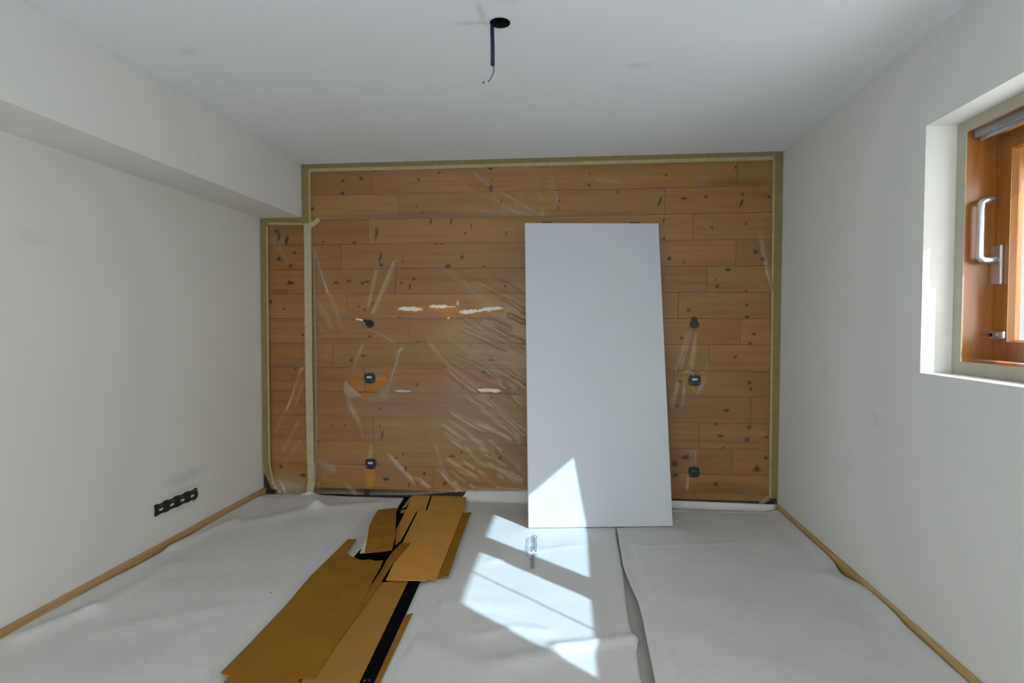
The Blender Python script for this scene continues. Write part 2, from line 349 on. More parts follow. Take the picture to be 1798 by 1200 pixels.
# darker streaks along some board edges: x, z, half length, half height, strength
STREAK = []
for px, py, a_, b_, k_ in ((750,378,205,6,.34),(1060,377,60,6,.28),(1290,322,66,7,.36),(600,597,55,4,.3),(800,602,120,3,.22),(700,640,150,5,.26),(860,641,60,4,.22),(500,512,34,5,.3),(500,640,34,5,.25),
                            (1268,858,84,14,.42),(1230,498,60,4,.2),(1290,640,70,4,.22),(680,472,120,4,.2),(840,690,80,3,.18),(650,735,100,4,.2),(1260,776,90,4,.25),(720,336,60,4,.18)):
    p = wl(px, py); STREAK.append((p.x, p.z, a_/250, b_/250, k_))
def plank(x0, x1, z0, z1):
    g = .0012; x0 += g; x1 -= g; z0 += g; z1 -= g; cx, cz = (x0+x1)/2, (z0+z1)/2
    bv = .0011; dy = random.uniform(-.0006, .0006)
    yf = dy
    v = [(x0+bv, yf, z0+bv), (x1-bv, yf, z0+bv), (x1-bv, yf, z1-bv), (x0+bv, yf, z1-bv),
         (x0, yf+bv, z0), (x1, yf+bv, z0), (x1, yf+bv, z1), (x0, yf+bv, z1),
         (x0, .02, z0), (x1, .02, z0), (x1, .02, z1), (x0, .02, z1)]
    f = [(0, 1, 2, 3)]
    for k in range(4):
        q = (k+1) % 4; f += [(k, k+4, q+4, q), (k+4, k+8, q+8, q+4)]
    kn = [0.0]*12
    for (kx, kz_, rx, rz, t) in KN:
        if not (x0 <= kx < x1 and z0 <= kz_ < z1): continue
        n = 10; i = len(v); ph = random.uniform(0, 6.28); tilt = random.uniform(.2, .6) if t == 'v' else 0
        v.append((kx, yf-.0004, kz_)); kn.append(1.0)
        for ring, kval in ((.6, 1.0), (1.0, .6), (1.6, 0.0)):
            for k in range(n):
                a = 2*math.pi*k/n; w_ = 1+.18*math.sin(3*a+ph)+.1*math.sin(5*a+2*ph)
                dx, dz = rx*ring*w_*math.cos(a), rz*ring*w_*math.sin(a)
                X = min(max(kx+dx+tilt*dz*.6, x0+bv), x1-bv); Z = min(max(kz_+dz, z0+bv), z1-bv)
                v.append((X, yf-.0004+(.0002 if ring > 1 else 0), Z)); kn.append(kval)
        for k in range(n):
            q = (k+1) % n; f.append((i, i+1+k, i+1+q))
            for r in (0, 1):
                f.append((i+1+r*n+k, i+1+(r+1)*n+k, i+1+(r+1)*n+q, i+1+r*n+q))
    for (sx, sz, a_, b_, k_) in STREAK:
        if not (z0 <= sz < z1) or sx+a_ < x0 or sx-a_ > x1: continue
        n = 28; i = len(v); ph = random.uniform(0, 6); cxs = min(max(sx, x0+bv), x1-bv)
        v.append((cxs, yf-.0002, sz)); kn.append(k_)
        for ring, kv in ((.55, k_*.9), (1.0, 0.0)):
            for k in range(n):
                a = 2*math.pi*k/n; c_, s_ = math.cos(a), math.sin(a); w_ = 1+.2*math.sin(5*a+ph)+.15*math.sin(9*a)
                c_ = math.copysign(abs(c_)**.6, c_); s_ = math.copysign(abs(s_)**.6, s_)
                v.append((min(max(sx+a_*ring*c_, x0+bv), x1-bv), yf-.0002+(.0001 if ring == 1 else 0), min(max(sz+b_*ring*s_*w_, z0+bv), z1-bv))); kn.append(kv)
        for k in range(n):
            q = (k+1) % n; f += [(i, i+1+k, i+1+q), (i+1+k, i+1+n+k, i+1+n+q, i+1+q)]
    v = [(x-cx, y, z-cz) for x, y, z in v]
    me = bpy.data.meshes.new('plank'); me.from_pydata(v, [], f); me.update()
    bm = bmesh.new(); bm.from_mesh(me); bmesh.ops.recalc_face_normals(bm, faces=bm.faces)
    for fc in bm.faces:
        if len(fc.verts) and fc.normal.y > .5 and all(abs(vv.co.y-.02) > 1e-4 for vv in fc.verts): fc.normal_flip()
    bm.to_mesh(me); bm.free()
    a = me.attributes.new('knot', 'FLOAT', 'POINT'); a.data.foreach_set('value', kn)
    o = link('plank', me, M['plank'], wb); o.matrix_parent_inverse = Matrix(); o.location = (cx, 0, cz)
joints_px = {13: [], 12: [656, 1290], 11: [700, 1165], 10: [648, 1215], 9: [600, 960, 1290], 8: [695, 1240], 7: [610, 1190], 6: [720, 1300], 5: [585, 1245], 4: [640, 1185], 3: [800, 1320], 2: [655, 1230], 1: [870, 1290], 0: [560, 760]}
r = 0; z = ZB
while z < H-.01:
    z1 = min(z+RH, H)
    xs = sorted([XL]+[wl(px, 600).x for px in joints_px.get(r, [])]+[XR])
    for a_, c_ in zip(xs[:-1], xs[1:]): plank(a_, c_, z, z1)
    z = z1; r += 1
b = MB(); b.box((XL, D-.004, 0), (XR, D+.012, ZB-.002))  # shaded gap below the planks, put in as a dark strip
b.build('base_shade_strip', M['base_dark'], wb, label='dark strip standing in for the shaded gap at the foot of the wall')
tl = [wl(459, 830, .006), wl(469, 832, .006), wl(482, 858, .006), wl(500, 872, .006), wl(462, 876, .006)]  # black patches stand in for the shaded gaps in both wall corners
MB().prism(tl, (0, .004, 0)).build('corner_shade', M['base_dark'], wb)
tl = [wl(1332, 884, .006), wl(1345, 872, .006), wl(1364, 866, .006), wl(1364, 900, .006), wl(1332, 896, .006)]
MB().prism(tl, (0, .004, 0)).build('corner_shade', M['base_dark'], wb)

# white filler smears on the planks
def smear(xa, xb, y, h, tilt=0, jag=.5):
    n = max(5, int((xb-xa)/3.5)); top = []; bot = []
    for i in range(n+1):
        t = i/n; x = xa+(xb-xa)*t; e = min(1, 4*t+.15, 4*(1-t)+.15); yy = y+tilt*(t-.5)
        top.append((x, yy-h*e*(1-jag*random.random()))); bot.append((x, yy+h*e*(1-jag*random.random())))
    pts = [wl(*q, .003) for q in top+bot[::-1]]
    MB().prism(pts, (0, .0028, 0)).build('filler_patch', M['filler'], wb, label='white filler smear')
smear(699, 743, 543, 4.5, 1); smear(753, 787, 538.5, 4); smear(785, 800, 539, 1.2); smear(805, 846, 547.5, 4.5, -2, .7); smear(840, 884, 543, 4.5, -3, .6)
smear(693, 722, 687, 2.6, 0, .8); smear(838, 880, 686, 4.2, 2, .5); smear(785, 790, 559, 2.2); smear(801, 806, 533, 4.5, 0, .3)

# ---- baseboards
b = MB(); b.box((XL+.0005, YR, 0), (XL+.017, D-.002, .051)); b.build('baseboard_left', M['baseboard'], bevel=.003, kind='structure', label='narrow pine baseboard under the socket strip')
b = MB(); b.box((XR-.017, YR, 0), (XR-.0005, D-.002, .051)); b.build('baseboard_right', M['baseboard'], bevel=.003, kind='structure', label='narrow pine baseboard below the window')

# ---- window in the right wall
win = empty('window_1', (1.6, 1.42, OZ0), kind='structure', label='varnished orange wooden window in a deep white recess')
X1, X2, YF, YN = 1.511, 1.617, 2.397, .49
ZT, ZBt = 2.0, 1.118
def ringbox(x0, x1, ya, yb, za, zb, y_in, y_in2, z_in, z_in2):
    q = MB()
    q.box((x0, ya, za), (x1, y_in, zb)); q.box((x0, y_in2, za), (x1, yb, zb)); q.box((x0, y_in, za), (x1, y_in2, z_in)); q.box((x0, y_in, z_in2), (x1, y_in2, zb)); return q
ringbox(X1+.003, 1.72, OY0+.001, OY1-.001, OZ0+.001, OZ1-.001, YN, YF, ZBt, ZT).build('window_frame', M['win_wood'], win)
ringbox(X1, X1+.003, OY0+.001, OY1-.001, OZ0+.001, OZ1-.001, YN, YF, ZBt, ZT).build('frame_masking', M['putty'], win, label='beige masking tape round the window frame')
ringbox(X1-.0012, X1-.0001, YN-.006, YF+.006, ZBt-.006, ZT+.006, YN-.001, YF+.001, ZBt-.001, ZT+.001).build('masking_edge', M['tape_light'], win)
b = MB(); b.box((1.53, YN, ZT-.028), (1.565, YF-.012, ZT)); b.box((1.566, YN, ZT-.018), (1.60, YF-.02, ZT)); b.build('head_rail', M['grey_alu'], win, label='grey metal rail under the frame head')
b = MB(); b.box((1.548, YN, ZT-.04), (1.556, YF-.02, ZT-.028)); b.build('rail_lip', M['alu'], win)
def sash(ya, yb, ga, gb):
    za, zb, gza, gzb = ZBt+.006, ZT-.02, 1.205, 1.905
    c = .008
    q = ringbox(X2, X2+.035, ya, yb, za, zb, ga-c, gb+c, gza-c, gzb+c)
    # chamfered bead round the pane
    o_ = [(ga-c, gza-c), (gb+c, gza-c), (gb+c, gzb+c), (ga-c, gzb+c)]; i_ = [(ga, gza), (gb, gza), (gb, gzb), (ga, gzb)]
    v = [(X2+.002, y, z) for y, z in o_]+[(X2+.021, y, z) for y, z in i_]+[(X2+.028, y, z) for y, z in i_]+[(X2+.034, y, z) for y, z in o_]
    f = []
    for r_ in range(3):
        for k in range(4): f.append((4*r_+k, 4*r_+(k+1) % 4, 4*r_+4+(k+1) % 4, 4*r_+4+k))
    sash_o = q.build('sash', M['win_wood'], win)
    sash_o_b = MB().add(v, f).build('glazing_bead', M['win_wood'], sash_o)
    b_ = MB(); b_.box((X2+.022, ga-.003, gza-.003), (X2+.027, gb+.003, gzb+.003)); b_.build('pane', M['glass'], sash_o)
    return sash_o
s1 = sash(1.463, YF-.010, 1.551, 2.307); s2 = sash(YN+.010, 1.423, .57, 1.335)
b = MB(); b.box((X2+.002, 1.4235, ZBt+.001), (X2+.075, 1.4625, ZT-.001)); b.build('mullion', M['win_wood'], win)
b = MB(); b.box((X2+.029, 1.06, 1.2), (X2+.035, 1.068, 1.91)); b.build('glazing_bar', M['win_wood'], s2)
# handle: plate on the stile, lever reaching into the room and turned up
b = MB(); b.box((X2-.013, 2.338, 1.414), (X2, 2.391, 1.562)); b.build('handle_plate', M['alu'], s1, bevel=.004)
yh = 2.362
pts = [Vector((X2-.013, yh, 1.508)), Vector((X2-.035, yh, 1.506))]
for k in range(5):
    a = k/4*math.pi/2; pts.append(Vector((X2-.052-.018*math.sin(a), yh, 1.524-.018*math.cos(a))))
pts += [Vector((X2-.070, yh, 1.60)), Vector((X2-.070, yh, 1.70))]
for k in range(1, 5):
    a = k/4*math.pi/2*.85; pts.append(Vector((X2-.070+.016*(1-math.cos(a)), yh, 1.715+.016*math.sin(a))))
pts.append(pts[-1]+Vector((.030, 0, .008)))
b = MB(); b.tube(pts, .0125, 10, ref=(0, 1, 0)); o = b.build('handle', M['alu'], s1, smooth=True, label='upturned satin metal window handle')
b = MB(); b.box((X2-.012, 2.318, 1.208), (X2, 2.395, 1.236)); o = b.build('sash_lock', M['alu'], s1, bevel=.005)
b = MB(); b.tube([(X2-.012, 2.345, 1.222), (X2-.022, 2.345, 1.222)], .011, 12); b.build('lock_screw', M['grey_alu'], s1)
b = MB(); b.tube([(X2-.012, 2.377, 1.222), (X2-.017, 2.377, 1.222)], .007, 12); b.build('lock_screw', M['blk'], s1)
# roller shutter, a few slats lowered in front of the panes
for k in range(3):
    z0 = 1.894+k*.05
    b = MB(); b.box((1.806, OY0+.132, z0), (1.822, OY1-.002, min(z0+.047, OZ1-.002))); b.build('shutter_slat', M['shutter'], win, bevel=.004)
b = MB(); b.box((1.722, 2.405, OZ0+.001), (1.80, OY1-.001, OZ1-.001)); b.build('shutter_guide', M['guide'], win, bevel=.003)
b = MB(); b.box((1.73, OY0+.001, OZ0+.001), (XO, OY0+.13, OZ1-.001)); b.build('outer_jamb', M['frame_white'], win)

# ================================================================ THINGS ON THE BACK WALL
def inpoly(x, y, poly):
    c = np.zeros(x.shape, bool); n = len(poly)
    for i in range(n):
        x0, y0 = poly[i]; x1, y1 = poly[(i+1) % n]
        if y0 == y1: continue
        q = ((y0 > y) != (y1 > y)) & (x < (x1-x0)*(y-y0)/(y1-y0)+x0); c ^= q
    return c
def P2(pts): return [(wl(*q).x, wl(*q).z) for q in pts]
HOLES = [P2(q) for q in (
    [(607,668),(613,661),(628,658),(648,655),(668,660),(686,670),(644,702)],
    [(653,773),(657,790),(660,808),(662,822),(659,824),(660,838),(653,858),(650,868),(640,868),(645,845),(640,828),(643,805)],
    [(1202,660),(1210,656),(1236,656),(1240,668),(1222,693),(1202,678)],
    [(1213,556),(1226,556),(1227,576),(1212,576)], [(641,561),(656,562),(656,576),(646,576),(638,566)], [(1208,821),(1227,820),(1229,838),(1209,840)], [(752,532),(800,534),(803,541),(840,541),(886,537),(886,548),(850,550),(838,556),(806,553),(792,561),(783,560),(770,546),(752,546)], [(698,537),(744,537),(744,549),(698,549)], [(838,680),(880,680),(880,692),(838,692)])]
FOLDS = [  # x1,y1,x2,y2,width px,height mm,milk
 (826,300,861,327,3,7,.5),(874,335,946,377,3,9,.55),(800,316,850,345,3,5,.3),(864,348,909,375,3,5,.35),(805,356,866,375,3,5,.35),(778,303,806,318,4,4,.25),
 (550,433,578,516,3.5,8,.5),(578,516,600,575,4,6,.35),(693,457,653,553,3.5,8,.5),(661,468,645,543,3,5,.3),(757,457,842,521,3,6,.35),(789,471,834,511,3,5,.3),
 (831,495,919,530,3,6,.3),(813,452,853,479,3,4,.25),(767,497,786,537,3,4,.2),(893,553,922,567,2.5,8,.6),(554,527,583,575,4,5,.3),(566,480,578,520,3,5,.3),
 (558,526,584,564,3.5,5,.3),(558,568,580,594,3.5,5,.25),(648,578,668,586,3,5,.4),(668,586,704,610,3,6,.45),(706,610,688,660,4,8,.6),(688,660,687,674,3,6,.5),
 (690,625,706,612,5,5,.4),(636,604,618,650,3.5,5,.3),(616,580,646,581,3,4,.25),(532,644,506,718,2.6,9,.65),(534,676,516,718,3,5,.35),(530,570,486,600,4,4,.15),
 (514,700,486,758,4,6,.35),(526,740,496,796,4,5,.3),(540,760,496,820,3,6,.35),(560,808,588,828,7,8,.4),(608,710,632,738,4,5,.3),(604,848,626,866,3.5,7,.5),
 (680,798,730,852,4,8,.45),(730,840,756,860,4,8,.5),(768,824,800,858,3,7,.4),(775,827,807,867,3,9,.6),(796,845,809,861,3,8,.6),(873,832,887,843,4,9,.7),
 (887,835,924,856,4,8,.5),(788,651,860,709,3,6,.35),(860,709,924,768,3,6,.35),(852,648,924,720,3,6,.35),(860,632,924,672,3,6,.35),(873,731,924,795,3,6,.35),
 (807,576,887,613,3,6,.35),(841,568,921,603,3,6,.3),(640,770,610,700,5,4,.2),(748,600,800,660,4,4,.2),(855,816,924,848,4,7,.4),(761,779,780,827,4,4,.3),
 (1214,586,1193,654,4,8,.25),(1223,582,1218,643,4,7,.25),(1193,672,1180,722,4,5,.2),(1207,665,1200,720,4,5,.2),(1213,794,1214,815,2.5,7,.5),(1221,792,1220,816,2.5,7,.5),
 (1207,833,1205,862,2.5,8,.5),(1203,860,1212,835,3,6,.4),(1315,751,1347,765,3,5,.3),(964,308,983,361,4,5,.3),(1047,314,1092,319,3,4,.25),(1222,320,1261,292,8,7,.2),
 (1333,406,1356,511,3.5,6,.35),(1228,514,1317,542,4,4,.2),(1314,486,1350,511,3,5,.3),(1230,350,1222,372,4,4,.2),(935,300,950,350,5,4,.25),(545,375,960,379,7,-5,.10),
 (556,700,558,800,4,4,.2),(553,620,556,690,3,4,.25),(478,410,500,450,6,5,.3),(483,395,520,402,4,4,.15),(500,452,530,500,5,4,.2)]
random.seed(21)
for k in range(58):   # fan of slack pleats left of the leaning panel
    x0 = random.uniform(770, 880); y0 = random.uniform(480, 830); L = random.uniform(30, 80); a = random.uniform(.42, .85)
    FOLDS.append((x0, y0, min(x0+L, 930), y0+a*L, random.uniform(2, 3.6), random.uniform(2.5, 7), random.uniform(.06, .32)))
for k in range(22):
    x0 = random.uniform(1185, 1330); y0 = random.uniform(300, 840); L = random.uniform(20, 60); a = random.uniform(-.3, .9)
    FOLDS.append((x0, y0, min(x0+L, 1350), y0+a*L, random.uniform(2.2, 4), random.uniform(2, 4), random.uniform(.04, .14)))
BLOBS = [(825,590,60,28,.16),(790,560,40,20,.08),(730,325,50,35,.10),(860,690,60,50,.08),(720,740,100,70,.10),(830,770,110,70,.14),(640,690,40,22,.05),(505,850,28,14,.35),(525,858,26,9,.3),(600,560,50,60,.04),(900,330,50,30,.05)]  # milky film haze; the wide low ones also paint in sun patch reflections
def film(name, x0, x1, z0f, z1f, step, base, label, peel=None):
    z1m = 2.39; nx = int((x1-x0)/step)+1; nz = int((z1f-.03)/step)+1
    X, T = np.meshgrid(np.linspace(x0, x1, nx), np.linspace(0, 1, nz))
    Z0 = z0f(X); Z = Z0+(z1f-Z0)*T
    dsp = np.zeros_like(X); milk = np.full_like(X, base)
    for (a, b_, c, d, wd, hh, mk_) in FOLDS:
        A = wl(a, b_); B = wl(c, d); dx, dz = B.x-A.x, B.z-A.z; L = math.hypot(dx, dz); wm = wd/250
        t = ((X-A.x)*dx+(Z-A.z)*dz)/L; dist = np.abs((X-A.x)*dz-(Z-A.z)*dx)/L
        dist = dist+.004*np.sin(t*40+a)*.5
        end = np.clip(np.minimum(t+.02, L-t+.02)/.04, 0, 1); end = end*end*(3-2*end)
        g = np.exp(-(dist/wm)**2)*end
        dsp = dsp+g*hh*.001; milk = milk+np.exp(-(dist/(wm*.75))**2)*end*mk_*.62
    for (a, b_, rx, ry, am) in BLOBS:
        A = wl(a, b_); milk = milk+am*np.exp(-((X-A.x)/(rx/250))**2-((Z-A.z)/(ry/250))**2)
    dsp = dsp+.0025*(np.sin(X*9+Z*5)+np.sin(X*4-Z*11+1))*.5+.0025
    edge = np.clip(np.minimum(np.minimum(X-x0, x1-X), z1f-Z)/.05, 0, 1)
    dsp = dsp*edge
    y = D-.0095-np.clip(dsp, -.002, .03)
    keep = np.ones_like(X, bool)
    hem = np.exp(-((Z-Z0)/.014)**2); milk = milk+.22*hem
    y = y-.008*hem*edge
    if peel is not None: y, milk, keep = peel(X, Z, y, milk, keep)
    Xc = (X[:-1, :-1]+X[1:, 1:])/2; Zc = (Z[:-1, :-1]+Z[1:, 1:])/2
    k = keep[:-1, :-1] & keep[1:, 1:] & keep[1:, :-1] & keep[:-1, 1:]
    for h in HOLES: k &= ~inpoly(Xc, Zc, h)
    idx = np.arange(nx*nz).reshape(nz, nx)
    F_ = np.stack([idx[:-1, :-1], idx[:-1, 1:], idx[1:, 1:], idx[1:, :-1]], -1)[k]
    used = np.unique(F_); rem = np.full(nx*nz, -1); rem[used] = np.arange(len(used)); F_ = rem[F_]
    V = np.stack([X, y, Z], -1).reshape(-1, 3)[used]
    me = bpy.data.meshes.new(name); me.from_pydata(V.tolist(), [], F_.tolist()); me.update()
    me.polygons.foreach_set('use_smooth', [True]*len(me.polygons))
    at = me.attributes.new('milk', 'FLOAT', 'POINT'); at.data.foreach_set('value', np.clip(milk.reshape(-1)[used], 0, .8).astype('f'))
    return link(name, me, M['film'], None, label=label, cat='plastic film', group='protective film taped over the timber wall')
xm = wl(541, 600).x
bx = np.array([wl(q, 860).x for q in (541, 600, 640, 730, 790, 815, 930, 1183, 1330, 1362)]); bz = np.array([wl(540, 866).z, wl(600, 866).z, wl(640, 868).z, wl(730, 868).z, wl(790, 864).z, wl(815, 862).z, wl(930, 862).z, wl(1183, 884).z, wl(1330, 890).z, wl(1362, 870).z])
fm = film('plastic_film', xm, XR-.004, lambda X: np.interp(X, bx, bz), H-.012, .0085, .10, 'large clear plastic film taped over the pine planks behind the white panel')
def peel(X, Z, y, milk, keep):
    A = wl(464, 826); B = wl(500, 874)
    # signed distance from the peeled edge
    dx, dz = B.x-A.x, B.z-A.z; L = math.hypot(dx, dz); sd = ((X-A.x)*(-dz)+(Z-A.z)*dx)/L
    keep = keep & (sd > -.004)
    c = np.clip(1-sd/.10, 0, 1)*(Z < .30)
    y = y-.028*c**2-.004*np.sin(X*130+Z*60)*c
    milk = milk+.35*c**1.5*(.6+.4*np.sin(X*90-Z*120))
    return y, milk, keep
fs = film('plastic_film', XL+.006, xm+.02, lambda X: np.interp(X, [XL, xm], [wl(470, 874).z, wl(541, 866).z]), ZS-.012, .0085, .07, 'narrow strip of plastic film below the soffit, peeling at its lower corner', peel)

# torn flaps of the film, parts of the film
def flap(pts, parent, lift=.012, milk=.7, tip=None):
    base = [wl(*q, .016) for q in pts]; c = sum(base, Vector())/len(base)
    v = base+[c+Vector((0, -lift, 0))]; n = len(base)
    me = bpy.data.meshes.new('film_flap'); me.from_pydata([tuple(q) for q in v], [], [(i, (i+1) % n, n) for i in range(n)]); me.update()
    at = me.attributes.new('milk', 'FLOAT', 'POINT'); at.data.foreach_set('value', [milk*.8]*n+[milk])
    link('film_flap', me, M['film'], parent, label='torn folded-back flap of film')
flap([(607,667),(612,674),(625,686),(640,700),(633,697),(617,699),(607,695),(603,686),(604,675)], fm, .010, .62)
flap([(686,673),(685,686),(680,704),(666,706),(651,708),(644,702),(664,688)], fm, .008, .42)
flap([(653,773),(654.5,790),(655,806),(644,808),(647,795)], fm, .010, .5)
flap([(1194,656),(1204,650),(1213,650),(1219,655),(1220,662),(1213,658),(1205,657)], fm, .014, .6)
flap([(1221,660),(1225,657),(1239,648),(1239,658),(1230,659)], fm, .014, .5)
flap([(1243,661),(1241,673),(1234,686),(1224,693),(1225,680),(1236,667)], fm, .010, .42)
flap([(1201,677),(1205,680),(1219,691),(1216,692),(1206,689)], fm, .010, .45)
flap([(1331,889),(1334,880),(1345,872),(1357,867),(1355,870),(1346,877),(1338,888)], fm, .012, .45)
flap([(480,866),(490,864),(505,868),(517,873),(500,875),(488,873)], fs, .02, .3)

# ---- masking tape: wide olive band with a cream inner edge
def strip(name, pts, width_px, horiz, mat, off, parent=None, th=.0006, wob=.5, **k):
    """pts: centre line in wall pixels; builds a thin band with slightly uneven edges"""
    P = [Vector((wl(*q).x, 0, wl(*q).z)) for q in pts]; hw = width_px/2/248
    C_ = []
    for a, c in zip(P[:-1], P[1:]):
        n = max(2, int((c-a).length/.06)); C_ += [a.lerp(c, i/n) for i in range(n)]
    C_.append(P[-1]); up = []; dn = []
    for i, p in enumerate(C_):
        t = (C_[min(i+1, len(C_)-1)]-C_[max(i-1, 0)]).normalized(); nrm = Vector((-t.z, 0, t.x))
        o_ = (off[0]+(off[1]-off[0])*i/(len(C_)-1)) if isinstance(off, tuple) else off
        e = hw*(1+random.uniform(-.05, .05)*wob)
        up.append(p+nrm*e+Vector((0, D-o_, 0))); dn.append(p-nrm*e+Vector((0, D-o_, 0)))
    n = len(C_); v = up+dn+[q+Vector((0, th, 0)) for q in up+dn]; f = []
    for i in range(n-1):
        f += [(i, i+1, n+i+1, n+i), (2*n+i, 3*n+i, 3*n+i+1, 2*n+i+1), (i, 2*n+i, 2*n+i+1, i+1), (n+i, n+i+1, 3*n+i+1, 3*n+i)]
    f += [(0, n, 3*n, 2*n), (n-1, 3*n-1, 4*n-1, 2*n-1)]
    o = MB().add(v, f).build(name, mat, parent, **k); return o
TG = 'masking tape strips round the film'
def tape(pts_w, w1, pts_n, w2_, label, off=.0125):
    o = strip('masking_tape', pts_w, w1, True, M['tape'], off, label=label, cat='tape', group=TG)
    if pts_n: strip('cream_edge', pts_n, w2_, True, M['tape_edge'], (off+.0015) if not isinstance(off, tuple) else tuple(q+.0015 for q in off), o, label='paler inner edge of the tape')
    return o
tape([(532,296.5),(700,291.5),(950,285),(1371,275)], 16, [(545,300),(700,296.5),(950,289.5),(1362,278.5)], 6, 'long horizontal tape strip under the ceiling')
tape([(538,291),(539,394)], 13, [(545,300),(546,392)], 4, 'short upright tape strip beside the end of the soffit', .0155)
tape([(1365,272),(1356.5,874)], 13, [(1357.5,282),(1350.5,872)], 3.5, 'upright tape strip in the corner beside the window wall', .0155)
tape([(460,387.5),(556,388)], 13, [(470,393.5),(550,394)], 4.5, 'short horizontal tape strip under the soffit')
lt = strip('masking_tape', [(465.5,386),(468.5,640),(471,815),(478,838),(486,856)], 12, False, M['tape'], (.0165, .03), label='upright tape strip in the corner by the socket strip, peeling away at its foot', cat='tape', group=TG)
strip('cream_edge', [(471,398),(474,640),(477,815),(482,836),(489,852)], 3.5, False, M['tape_edge'], (.018, .033), lt)
strip('masking_tape', [(542,393),(544,640),(547,800),(549,846),(546,862)], 13.5, False, M['tape_light'], .0185, label='cream upright tape strip over the seam between the two films', cat='tape', group=TG)
strip('masking_tape', [(541,399),(553,394),(563,386)], 9, False, M['tape_light'], (.021, .024), label='small torn tape tab crossing the seam top', cat='tape', group=TG)
# thin glue line right of the seam tape
fsm = strip('film_seam', [(553,440),(557,640),(557.5,760),(556,840)], 4, False, M['film'], .017, fm)
at_ = fsm.data.attributes.new('milk', 'FLOAT', 'POINT'); at_.data.foreach_set('value', [.28]*len(fsm.data.vertices))

# ---- flush sockets
def cyl_y(mb, cx, cz, r, y0, y1, n=20, lobes=0, amp=0):
    pts = []
    for k in range(n):
        a = 2*math.pi*k/n; rr = r*(1+amp*math.cos(lobes*a))
        pts.append(Vector((cx+rr*math.cos(a), y0, cz+rr*math.sin(a))))
    return mb.prism(pts, (0, y1-y0, 0))
def ring_y(mb, cx, cz, r0, r1, y0, y1, n=24):
    v = []; f = []
    for k in range(n):
        a = 2*math.pi*k/n; c, s_ = math.cos(a), math.sin(a)
        v += [(cx+r0*c, y0, cz+r0*s_), (cx+r1*c, y0, cz+r1*s_), (cx+r1*c, y1, cz+r1*s_), (cx+r0*c, y1, cz+r0*s_)]
    for k in range(n):
        a, b_ = 4*k, 4*((k+1) % n)
        for j in range(4): f.append((a+j, a+(j+1) % 4, b_+(j+1) % 4, b_+j))
    return mb.add(v, f)
def socket(px, py, proud, label, white=True, tilt=0):
    p = wl(px, py); e = empty('flush_socket', (p.x, D, p.z), label=label, cat='socket', group='bare flush sockets in the timber wall')
    y = D-proud
    ring_y(MB(), p.x, p.z, .036, .041, y+.002, D-.001).build('rim', M['grn'], e, label='dark green rim')
    cyl_y(MB(), p.x, p.z, .0355, y+.006, D-.001).build('cup', M['blk'], e)
    b = MB(); b.prism([Vector((p.x+sx, y, p.z+sz)) for sx, sz in [(-.036,-.026),(-.028,-.034),(-.008,-.030),(.008,-.030),(.028,-.034),(.037,-.024),(.034,-.006),(.034,.010),(.037,.026),(.028,.034),(.010,.031),(-.010,.031),(-.028,.034),(-.036,.026),(-.033,.008),(-.033,-.008)]], (0, .006, 0))
    b.build('insert', M['blk'], e)
    b = MB(); b.box((p.x-.017, y-.0025, p.z+.000), (p.x+.017, y, p.z+.014)); b.build('contact_plate', M['lbl'] if white else M['grn'], e, label='pale contact plate' if white else None)
    for sx in (-.024, .024):
        cyl_y(MB(), p.x+sx, p.z-.018, .005, y-.002, y, 10).build('screw', M['wire'], e)
socket(650, 664, .020, 'black flush socket in the wide film tear left of the white panel')
socket(652, 814, .020, 'low black flush socket above a narrow vertical tear, left of the white panel')
socket(1219, 668, .020, 'black flush socket with torn film flaps around it, right of the white panel')
socket(1218, 829, .0085, 'low black flush socket still covered by film, right of the white panel', False)
# round cable outlets
def outlet(px, py, label, cable):
    p = wl(px, py); e = empty('cable_outlet', (p.x, D, p.z), label=label, cat='cable outlet', group='round cable outlets in the timber wall')
    ring_y(MB(), p.x, p.z, .024, .028, D-.017, D-.001, 20).build('rim', M['blk'], e)
    cyl_y(MB(), p.x, p.z, .0245, D-.012, D-.001).build('cup', M['blk'], e)
    if cable:
        q = [wl(652,567,.014), wl(645,565,.022), wl(638,562.5,.03)]; MB().tube(q, [.012, .011, .008], 10).build('sleeve', M['blk'], e, smooth=True)
        q = [wl(639,563,.029), wl(632,561.5,.034), wl(625,560.5,.036)]; MB().tube(q, .0068, 10).build('cable_end', M['white'], e, smooth=True, label='white cable end')
    else:
        a, c = wl(1215,557,.016), wl(1224,567,.016)
        MB().prism([wl(1214.5,566,.018), wl(1215,558,.018), wl(1219,555.5,.018), wl(1224,558,.018), wl(1224.5,566,.018)], (0, .016, 0)).build('slot', M['blk'], e)
outlet(650, 569, 'round black cable outlet with a white cable end sticking out', True)
outlet(1219, 570, 'black keyhole-shaped cable outlet above the torn film flaps', False)

